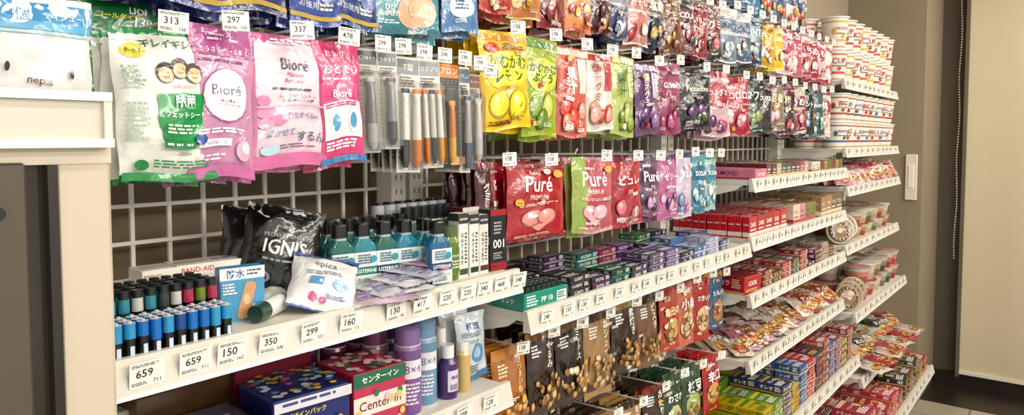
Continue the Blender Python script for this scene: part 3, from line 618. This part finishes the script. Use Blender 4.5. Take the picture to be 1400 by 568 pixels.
def can(mb,x,y,z,r,h,c1,c2,cap,title):
    mb.T=TR(x,y,z)
    mb.loft([(r*.94,r*.94,0,'#d8d8d8','steel'),(r,r,.003,c1,'plastic'),(r,r,h*.35,c1,'plastic'),(r,r,h*.74,c2,'plastic'),(r*.93,r*.93,h*.78,'#d8d8dc','steel'),(r*.9,r*.9,h*.79,cap,'plastic'),(r*.9,r*.9,h*.97,cap,'plastic'),(r*.7,r*.7,h,cap,'plastic')],24)
    deco(mb,lambda u,v,o:((r+o)*math.sin((u-.5)*2.4-.35),-(r+o)*math.cos((u-.5)*2.4-.35),h*.7-v*h*.64),r*2.4,h*.64,[('r',.2,.1,.8,.42,'#e8e4ec'),('t',title,.5,.26,.5,c1,.16,.01),('l',.25,.5,.75,.9,6,'#e4e0ea')],o0=.001)
    mb.T=Matrix()
for (x,y,h,c1_,c2_,cp) in [(.706,.765,.132,'#80609c','#9880ac','#8e70a6'),(.735,.84,.12,'#6a4a84','#7a5a94','#5a3a74'),(.70,.87,.115,'#8a3a64','#90486a','#6a2a4c'),(.66,.88,.115,'#6a2f52','#7a3f60','#5a2544'),(.62,.90,.115,'#5a2a50','#6a3a60','#4a2048'),(.58,.9,.11,'#6a3a50','#6a2a44','#4a2030'),(.748,.775,.132,'#7298b4','#94b0c4','#7a9cbc'),(.690,.82,.125,'#8a5a80','#9a6a8c','#7a4a70'),(.785,.85,.12,'#4a5a94','#5a6aa4','#3a4a84')]:
    can(n2,x,y,zB,.0205,h,c1_,c2_,cp,'8×4')
n2.done('deodorant_spray_cans')
n3=MB()
n3.T=TR(.79,.765,zB); n3.loft([(.015,.015,0,'#4c2f6c','plastic'),(.016,.016,.004,'#4c2f6c','plastic'),(.016,.016,.055,'#4c2f6c','plastic'),(.009,.009,.063,'#f0eeee','plastic'),(.0105,.0105,.0635,'#f2f0f0','plastic'),(.0105,.0105,.083,'#f2f0f0','plastic')],20)
deco(n3,lambda u,v,o:((.016+o)*math.sin((u-.5)*2.2),-(.016+o)*math.cos((u-.5)*2.2),.05-.044*v),.03,.044,[('r',.15,.1,.85,.85,'#d4ccdc'),('t','舞妓',.5,.35,.4,'#4c2470',.24),('l',.25,.6,.75,.8,3,'#4c2470')],o0=.0009)
n3.T=TR(.826,.765,zB); n3.loft([(.012,.012,0,'#c8b07a','plastic'),(.012,.012,.06,'#d8cca0','plastic'),(.009,.009,.066,'#f4f2ec','plastic'),(.009,.009,.08,'#f4f2ec','plastic')],18)
n3.T=TR(.81,.80,zB); n3.loft([(.014,.014,0,'#d8d4c8','plastic'),(.014,.014,.07,'#e0dcd0','plastic'),(.009,.009,.078,'#f4f2ec','plastic'),(.009,.009,.10,'#f4f2ec','plastic')],18)
n3.T=Matrix(); n3.done('lotion_bottles')
n4=MB()
pack(n4,TR(.868,.79,zB+.115,-6,-4),.065,.112,.02,'#d4dee6',[('t','極潤',.5,.2,.4,'#1c4f8c',.12,.02),('e',.62,.6,.2,.14,'#5a9ac8'),('e',.58,.58,.12,.08,'#a8cce0'),('t','ヒアルロン液',.4,.42,.5,'#333344',.06),('r',0,.9,1,1,'#3a78b0'),('l',.1,.75,.6,.88,4,'#555555'),('l',.1,.28,.8,.36,3,'#6a7a8a')],seed=3)
pack(n4,TR(.86,.82,zB+.12,-6,-4),.065,.112,.02,'#dee2e4',[],seed=5)
n4.done('skin_lotion_refill_pouches')

zS=Z(.29)
def carton_row(name,x0,z,items,y0=.715,y1=.95,jit=4):
    mb=MB(); x=x0
    for (w,h,d,base,title,tc,nl,*rest) in items:
        acc=rest[0] if rest else '#ffffff'
        for L in range(nl):
            ny_=max(1,int((y1-y0)/(d+.002)))
            for k in range(ny_):
                if L==nl-1 and nl>1 and R.random()<.3: continue
                y=y0+d/2+k*(d+.002)
                of=[('r',0,.8,1,1,acc),('t',title,.4,.4,.55,tc,.45,.01),('l',.72,.12,.95,.7,3,tc)]; ol=[('r',0,.8,1,1,acc),('t',title,.4,.4,.55,tc,.45,.01),('l',.72,.12,.95,.7,3,tc)]
                ot=[('r',.06,.06,.94,.2,acc),('t',title,.45,.42,.6,tc,.3,.01),('l',.1,.65,.9,.9,4,tc),('e',.8,.5,.1,.14,acc)]
                bx(mb,x+w/2+R.uniform(-.003,.003),y,z+L*(h+.0006),w,d,h,base,of if k==0 else (),ol,ot if L>=nl-2 else (),rz=R.uniform(-jit,jit)*(L>0)+R.uniform(-1,1),b=.001)
        x+=w+.004+R.uniform(0,.003)
    return mb.done(name)
tr=MB()
bx(tr,.985,.75,zS,.12,.075,.03,'#268f7a',[('l',.05,.15,.3,.8,4,'#e0f0ec'),('t','PP 10',.5,.5,.25,'#ffffff',.4,.01),('r',.72,.2,.95,.8,'#d8e4dc'),('l',.74,.3,.93,.7,3,'#0c4a3a')],[('t','ミント',.5,.5,.4,'#ffffff',.4)],[('r',.05,.1,.95,.9,'#16594c')],rz=-3)
for i in range(7): bx(tr,.94+i*.015,.75,zS+.0305,.012,.06,.007,'#23332f',(),(),[('l',.2,.2,.8,.8,4,'#98b8b0')])
tr.done('mint_display_carton')
carton_row('chewing_gum_cartons',1.055,zS,[(.07,.012,.07,'#1c1c22','CLORETS','#e8e8e8',3,'#3a3a4a'),(.065,.012,.07,'#2a2430','XYLITOL','#f0e8ff',3,'#6a3a5a'),(.075,.014,.06,'#17332e','ミント','#d8fff0',2,'#1d7f6c'),(.07,.012,.07,'#2c2c3c','BLACK','#ffffff',2,'#54507a'),(.07,.013,.07,'#433a54','グレープ','#ffffff',3,'#8a7aa8'),(.07,.013,.07,'#59487c','ブルーベリー','#ffffff',3,'#b0a8d0'),(.07,.012,.06,'#222230','ガム','#ffffff',3,'#a0a8c0'),(.07,.014,.06,'#4e6a94','FIT','#ffffff',3,'#d8d8e0'),(.07,.014,.06,'#8a8aac','LOTTE','#ffffff',3,'#d0d0e0'),(.07,.014,.06,'#3a4a7a','ACUO','#ffffff',3,'#d0d0e0')],y1=.853)
carton_row('chewy_candy_cartons',1.30,zS,[(.085,.016,.05,'#1b6f6a','HI-CHEW','#ffffff',3,'#d8e4e0'),(.08,.016,.05,'#983050','ぷっちょ','#ffffff',2,'#e0c0c8'),(.08,.016,.05,'#6b3a84','HI-CHEW','#ffffff',3,'#c8a0d0'),(.08,.016,.05,'#2c7c4a','青りんご','#ffffff',3,'#d8e0b0'),(.08,.016,.05,'#2e2148','カシス','#ffffff',3,'#907ab0')],y0=.86,y1=.955,jit=2)
carton_row('throat_tablet_cartons',.93,zS,[(.075,.014,.045,'#20242c','のど','#ffffff',2,'#4a6a80'),(.075,.014,.045,'#2a4a44','ミント','#ffffff',3,'#a0c0b0'),(.075,.014,.045,'#1c1c26','MINT','#ffffff',2,'#6a6a8a'),(.075,.014,.045,'#43304c','カシス','#ffffff',3,'#b0a0c0')],y0=.86,y1=.955,jit=2)
def boxcols(name,x0,x1,z,cols,w,d,h,y0=.712,y1=.95,nl=1,title='チョコ',strip='#f2ece4',tc='#ffffff'):
    mb=MB(); x=x0+.004; i=0
    while x+w<=x1-.002:
        for L in range(nl):
            y=y0
            while y+d<=y1:
                c=R.choice(cols) if i%2 else cols[i%len(cols)]
                bx(mb,x+w/2,y+d/2,z+L*(h+.0008),w-.002,d-.0015,h*R.uniform(.95,1),c,[('r',0,.75,1,.9,strip),('t',title,.5,.38,.65,tc,.34,.01),('l',.1,.6,.9,.7,1,tc)] if y<y0+.01 else (),[('r',0,.72,1,.92,strip),('t',title,.5,.36,.7,tc,.34,.01)],[('e',.5,.5,.2,.2,strip),('l',.1,.1,.9,.3,2,tc)] if L==nl-1 else (),rz=R.uniform(-2.5,2.5),b=.001)
                y+=d
        x+=w; i+=1
    return mb.done(name)
z1=Z(.115)
mond=MB()
bx(mond,2.0,.80,z1,.09,.19,.03,'#c87a94',[('t','ALMOND',.5,.5,.6,'#ffffff',.4)],[('t','ALMOND',.55,.42,.6,'#6a2040',.4,.01),('r',0,.8,1,1,'#a04060'),('e',.15,.4,.06,.3,'#8a5a2c')],[('r',.1,.1,.9,.9,'#d4a8b4')]); mond.done('almond_chocolate_cartons')
boxcols('chocolate_stick_boxes',2.06,2.50,z1,['#6a2a3a','#3a2620','#b8a894','#98405a','#3a4a3c','#8a7a5c'],.045,.03,.042,title='choco',strip='#d0b888',nl=1)
boxcols('caramel_boxes',2.50,2.92,z1,['#d8d2c8','#aa9050','#6a1f2e','#c094a4','#5a6a4c'],.05,.035,.038,title='キャラメル',strip='#8a6a4c',tc='#5a2a1c')
z2=Z(.278)
boxcols('chocolate_boxes',1.93,2.32,z2,['#b82434','#b82434','#a51f30'],.065,.021,.062,title='DARS',strip='#e4dad2')
boxcols('cookie_boxes',2.32,2.62,z2,['#dac6b8','#c8909a','#7a7a4a','#a84a4c'],.06,.024,.066,title='クッキー',strip='#b04a58',tc='#7a2a2c')
boxcols('biscuit_boxes',2.62,2.92,z2,['#a0805a','#b8a888','#6a5a3c','#8a6a3a'],.07,.04,.075,title='サブレ',strip='#e0d2b0')
z3=Z(.438)
rb=MB(); bx(rb,1.985,.78,z3,.10,.13,.05,'#a81f2c',[('t','LOOK',.5,.4,.5,'#ffffff',.3),('l',.1,.7,.9,.9,2,'#e0c080')],[('t','ショコラ',.4,.4,.5,'#ffffff',.3,.01),('r',0,.84,1,1,'#c8a870'),('l',.7,.15,.95,.7,4,'#e8c8a0')],[('r',.1,.1,.9,.9,'#7a141e')],rz=-6); rb.done('chocolate_gift_box')
carton_row('chocolate_bar_cartons',2.06,z3,[(.08,.016,.07,'#7a1f28','チョコ','#ffffff',3,'#c8a870'),(.08,.016,.07,'#3c241a','BLACK','#f0d8a0',2,'#a89050'),(.08,.016,.07,'#a0303a','ガーナ','#ffffff',3,'#d0b890'),(.08,.016,.07,'#35402c','抹茶','#ffffff',3,'#98a870'),(.08,.016,.07,'#982430','紗々','#ffffff',4,'#d0c0a0'),(.08,.016,.07,'#442a20','MILK','#ffffff',2,'#c0a880'),(.08,.016,.07,'#7a2a2e','アルフォート','#ffffff',3,'#304070'),(.08,.02,.07,'#b8b0a4','ホワイト','#8a2430',3,'#a03a44'),(.08,.02,.07,'#5a3a2a','ナッツ','#ffffff',3,'#b08a5a')],y1=.95)
def lying(name,x0,x1,z,defs,w=.085,h=.11,t=.018,y0=.725,tilt=-58,rows=3,rz=-20):
    mb=MB(); x=x0+w*.5; i=0
    while x<x1-w*.45:
        b_,f_,ttl,k=defs[i%len(defs)]
        for r_ in range(rows-1,-1,-1):
            T=TR(x+R.uniform(-.004,.004),y0+r_*.045,z+.004+R.uniform(0,.004),rz+R.uniform(-14,14),tilt+R.uniform(-6,6),R.uniform(-5,5))@Matrix.Translation((0,0,h))
            pack(mb,T,w,h,t,b_,gen(k,f_,ttl,'#ffffff') if r_<2 else [],seed=R.random()*6)
        x+=w*.85; i+=1
    return mb.done(name)
z4=Z(.625)
lying('snack_bar_pouches',1.93,2.52,z4,[('#c8b09c','#983a2c','BAR','snack'),('#a87080','#6a2434','苺','snack'),('#8a603c','#b8946c','キャラメル','snack'),('#c09aa0','#a02a3c','ショコラ','snack'),('#6a4028','#b89860','ナッツ','snack'),('#d8ccc0','#5a3a30','クランチ','snack')],tilt=-70,rows=3,h=.11,w=.075)
lying('cookie_pouches',2.52,2.93,z4,[('#d6cdc0','#a83a3c','クッキー','snack'),('#982a30','#b89850','サンド','snack'),('#a88050','#6a3020','パイ','snack')],tilt=-55,rows=3,w=.075,h=.09)
z5=Z(.835)
carton_row('biscuit_cartons',1.93,z5,[(.075,.026,.08,'#b8a82c','たけのこ','#3a5a24',4,'#4a7a30'),(.075,.026,.08,'#5f8a34','きのこ','#ffffff',4,'#d0c050'),(.075,.026,.08,'#26305a','オレオ','#ffffff',4,'#b89840'),(.075,.026,.08,'#c0b048','パイの実','#8a3018',3,'#a0503c'),(.075,.024,.08,'#3a5a8a','トッポ','#ffffff',5,'#d0c8b8'),(.075,.024,.08,'#b0322e','ポッキー','#ffffff',5,'#d8c0a8'),(.075,.024,.08,'#1d2c5c','コアラ','#e8d070',5,'#b03840'),(.075,.024,.08,'#a03a38','プリッツ','#ffffff',6,'#408a54'),(.075,.024,.08,'#4a5a8c','カントリー','#ffffff',5,'#c8b898'),(.075,.024,.08,'#7a3a5a','マアム','#ffffff',5,'#c8a8a8'),(.075,.024,.08,'#a08a3c','チップ','#ffffff',4,'#6a4020'),(.075,.024,.08,'#8a2a30','サブレ','#ffffff',5,'#c8b090')],y0=.66,y1=.95,jit=6)
z6=Z(1.105)
carton_row('cracker_cartons',1.93,z6,[(.10,.035,.12,c_,'クラッカー','#ffffff',n_,'#d0c0a0') for c_,n_ in (('#6a8a3a',3),('#b8a040',4),('#a8322e',3),('#982a30',4),('#b85a4c',3),('#a02838',4),('#c8b098',3),('#98303c',4),('#a84a3c',3))],y0=.55,y1=.94)
carton_row('snack_cartons',.93,Z(.86),[(.10,.035,.12,c_,'おつまみ','#ffffff',2,'#d0c0a0') for c_ in ('#5a3a24','#8a5a30','#3a2a20','#a8703c','#5a3a24','#35503c','#2e4030','#a82a28','#5a3a24')],y0=.66,y1=.94)

def cup(mb,x,y,z,r,h,band,title,tc='#b8303c',base='#e4dfd5',ang=-125,fine=True):
    mb.T=TR(x,y,z,R.uniform(-25,25))
    mb.loft([(r*.70,r*.70,0,base,'paper'),(r*.72,r*.72,h*.05,'#b89a5a','paper'),(r*.74,r*.74,h*.09,base,'paper'),(r*.78,r*.78,h*.22,mixc(band,base,.15),'paper'),(r*.80,r*.80,h*.30,base,'paper'),(r*.93,r*.93,h*.78,mixc(band,base,.25),'paper'),(r*.94,r*.94,h*.82,'#b89a5a','paper'),(r*.945,r*.945,h*.84,base,'paper'),(r*.965,r*.965,h*.93,'#a8a296','paper'),(r*1.06,r*1.06,h*.935,'#f6f4f0','paper'),(r*1.06,r*1.06,h*.965,'#f0ece4','carton'),(r*.96,r*.96,h*.97,mixc(band,base,.3),'carton')],28)
    def s(u,v,o):
        rr=r*(.93-.13*v)+o; th=math.radians(ang)+(u-.5)*2.2; return (rr*math.cos(th),rr*math.sin(th),h*(.76-.46*v))
    deco(mb,s,r*2.0,h*.46,[('t',title,.5,.32,.6,tc,.36,.01),('l',.2,.6,.8,.75,1,'#8a7a5a'),('e',.5,.82,.08,.12,band),('e',.12,.5,.07,.22,band),('e',.9,.5,.06,.2,band)],o0=.0018)
    mb.T=Matrix()
def cuprow(name,x0,x1,y0,z,r,h,levels,defs,rows=3,jit=.004):
    mb=MB(); x=x0+r; i=0
    while x+r<=x1+.002:
        for k in range(rows):
            y=y0+r+k*r*2.2
            if y+r>.97: break
            for L in range(levels):
                d=defs[(i+L+k)%len(defs)]; cup(mb,x+R.uniform(-jit,jit),y,z+L*(h*.972),r,h,*d)
        x+=r*2.35; i+=1
    return mb.done(name)
D_=[('#c0404a','CUP'),('#c8a84a','NOODLE'),('#b0343e','CUP')]
E_=[('#3c5a8a','SEAFOOD','#2c4a8a'),('#b03a44','BIG','#b02a34'),('#983a3c','しお','#1d2c5c')]
cuprow('cup_noodles',2.96,3.92,.73,Z(-.225),.052,.130,2,D_)
cuprow('cup_noodles',2.96,3.92,.72,Z(.04),.052,.113,2,E_)
lying('dried_fruit_pouches',2.95,3.5,Z(.19),[('#b87a84','#982a3c','さくら','snack'),('#c8b0a8','#a04860','いちご','snack')],w=.08,h=.08,tilt=-40,rows=3,rz=-30)
lying('rice_cake_pouches',3.5,3.92,Z(.19),[('#a8404a','#c8b0a0','せんべい','snack'),('#b89c88','#7a5a3c','もち','snack')],w=.08,h=.09,tilt=-35,rows=3,rz=-30)
def bowlcup(mb,x,y,z,r,h,cont,lid='#e8e4dc'):
    mb.loft([(r*.72,r*.72,z,cont,'plastic'),(r*.80,r*.80,z+h*.4,mixc(cont,'#e8e4d8',.4),'plastic'),(r*.88,r*.88,z+h*.72,'#d8d6d0','plastic'),(r,r,z+h*.9,lid,'plastic'),(r*1.03,r*1.03,z+h*.93,lid,'plastic'),(r*1.03,r*1.03,z+h*.98,lid,'plastic'),(r*.95,r*.95,z+h,lid,'plastic')],22,cx=x,cy=y)
def bowls(name,x0,x1,z,r,h,lv,cols,y0=.715):
    mb=MB(); x=x0+r;i=0
    while x+r<x1:
        for k in range(2):
            for L in range(lv): bowlcup(mb,x,y0+r+k*r*2.12,z+L*h,r,h,cols[(i+L+k)%len(cols)],R.choice(['#d0ccc0','#c0b8ac','#a8a090','#b89088','#983a3c']))
        x+=r*2.15;i+=1
    return mb.done(name)
bowls('instant_soup_cups',3.2,3.92,Z(.42),.05,.055,2,['#a89878','#984a3c','#b8a880','#5a6a4a'])
bowls('instant_ramen_bowls',3.2,3.92,Z(.68),.055,.07,2,['#982a2e','#a8443c','#b8a898','#7a6a4a','#3e4a3a'],.68)
def disc_pack(mb,x,y,z,r,col,rim,rz,tilt):
    T=mb.T; mb.T=TR(x,y,z,rz,tilt)@Matrix.Translation((0,0,r))@Matrix.Rotation(math.pi/2,4,'X')
    mb.loft([(r,r,0,rim,'plastic'),(r,r,.006,rim,'plastic'),(r*.96,r*.96,.010,rim,'plastic'),(r*.9,r*.9,.010,col,'film'),(r*.75,r*.75,.018,mixc(col,'#604028',.4),'film'),(r*.55,r*.55,.018,col,'film'),(r*.2,r*.2,.021,'#b8a080','film')],24)
    for k in range(14):
        a=k*.45; mb.loft([(r*.12,r*.12,.016,R.choice(['#7a5430','#5a3c24','#8a6a44','#7a2a24']),'film'),(r*.08,r*.08,.023,'#8a6c48','film')],8,cx=r*.66*math.cos(a),cy=r*.66*math.sin(a))
    mb.T=T
for (z_,y_) in ((Z(.42),.74),(Z(.68),.70)):
    dm=MB()
    for i in range(5): disc_pack(dm,2.985+i*.045,y_+.004*i,z_+.002,.052+.004*(i%2),['#8a7050','#907e6a','#7c5e40','#98886c'][i%4],'#a8987c',-46,-14)
    dm.done('round_rice_cracker_trays')
lying('instant_noodle_packs',2.95,3.92,Z(.93),[('#a8a094','#5a6a5a','そば','snack'),('#903a34','#b89860','らーめん','snack'),('#c0b8ac','#3a4a6a','うどん','snack'),('#2c3a2c','#a89860','天ぷら','snack')],w=.11,h=.12,t=.03,tilt=-68,rows=3,y0=.67)
carton_row('retort_curry_cartons',2.95,Z(1.105),[(.11,.022,.11,c_,t_,'#ffffff',n_,'#c8a870') for c_,t_,n_ in (('#a83040','カレー',3),('#b8404c','中辛',4),('#982430','甘口',3),('#2a2420','黒',5),('#6a4424','ハヤシ',4),('#2c3a24','グリーン',5),('#98763c','キーマ',4),('#a83a3c','カレー',4))],y0=.55,y1=.94,jit=6)
pm=MB()
for i in range(7): pack(pm,TR(3.05+i*.12,.67,Z(.93)+.035,-10+R.uniform(-15,15),-84),.11,.11,.02,['#c8c4bc','#a83038','#c8b8a8','#b04a54'][i%4],gen('snack','#984038','麺'),seed=i)
pm.done('flat_noodle_packs')

# ============================================================ LIGHTS
def area(name,loc,sx,sy,p,col=(1,.94,.84),rot=(0,0,0)):
    l=bpy.data.lights.new(name,'AREA'); l.shape='RECTANGLE'; l.size=sx; l.size_y=sy; l.energy=p; l.color=col
    o=bpy.data.objects.new(name,l); o.location=loc; o.rotation_euler=rot; scn.collection.objects.link(o)
area('added_front_fill',(1.2,-.25,2.76),3.2,.10,29)
area('added_front_fill',(4.0,-.3,2.76),1.6,.2,26)
area('added_front_fill',(1.6,-1.7,2.74),4.5,.16,44,rot=(math.radians(40),0,0))  # added fill lamp, tilted to send lower-angle light onto the wire grid
area('added_front_fill',(1.6,-3.6,2.6),4.8,.3,92,rot=(math.radians(62),0,0))  # unseen fill lamp added farther out, brightens the grid behind the packs
w=bpy.data.worlds.new('World'); scn.world=w; w.use_nodes=True
w.node_tree.nodes['Background'].inputs[0].default_value=(1,.945,.86,1); w.node_tree.nodes['Background'].inputs[1].default_value=.92

cam=bpy.data.cameras.new('cam'); co=bpy.data.objects.new('camera',cam); scn.collection.objects.link(co)
co.location=(0,0,EYE); co.rotation_euler=(math.radians(87),0,math.radians(-51.2))
cam.sensor_width=36; cam.lens=24.94; cam.shift_y=-.031; cam.clip_start=.02
scn.camera=co
print('verts',sum(len(o.data.vertices) for o in scn.objects if o.type=='MESH'))
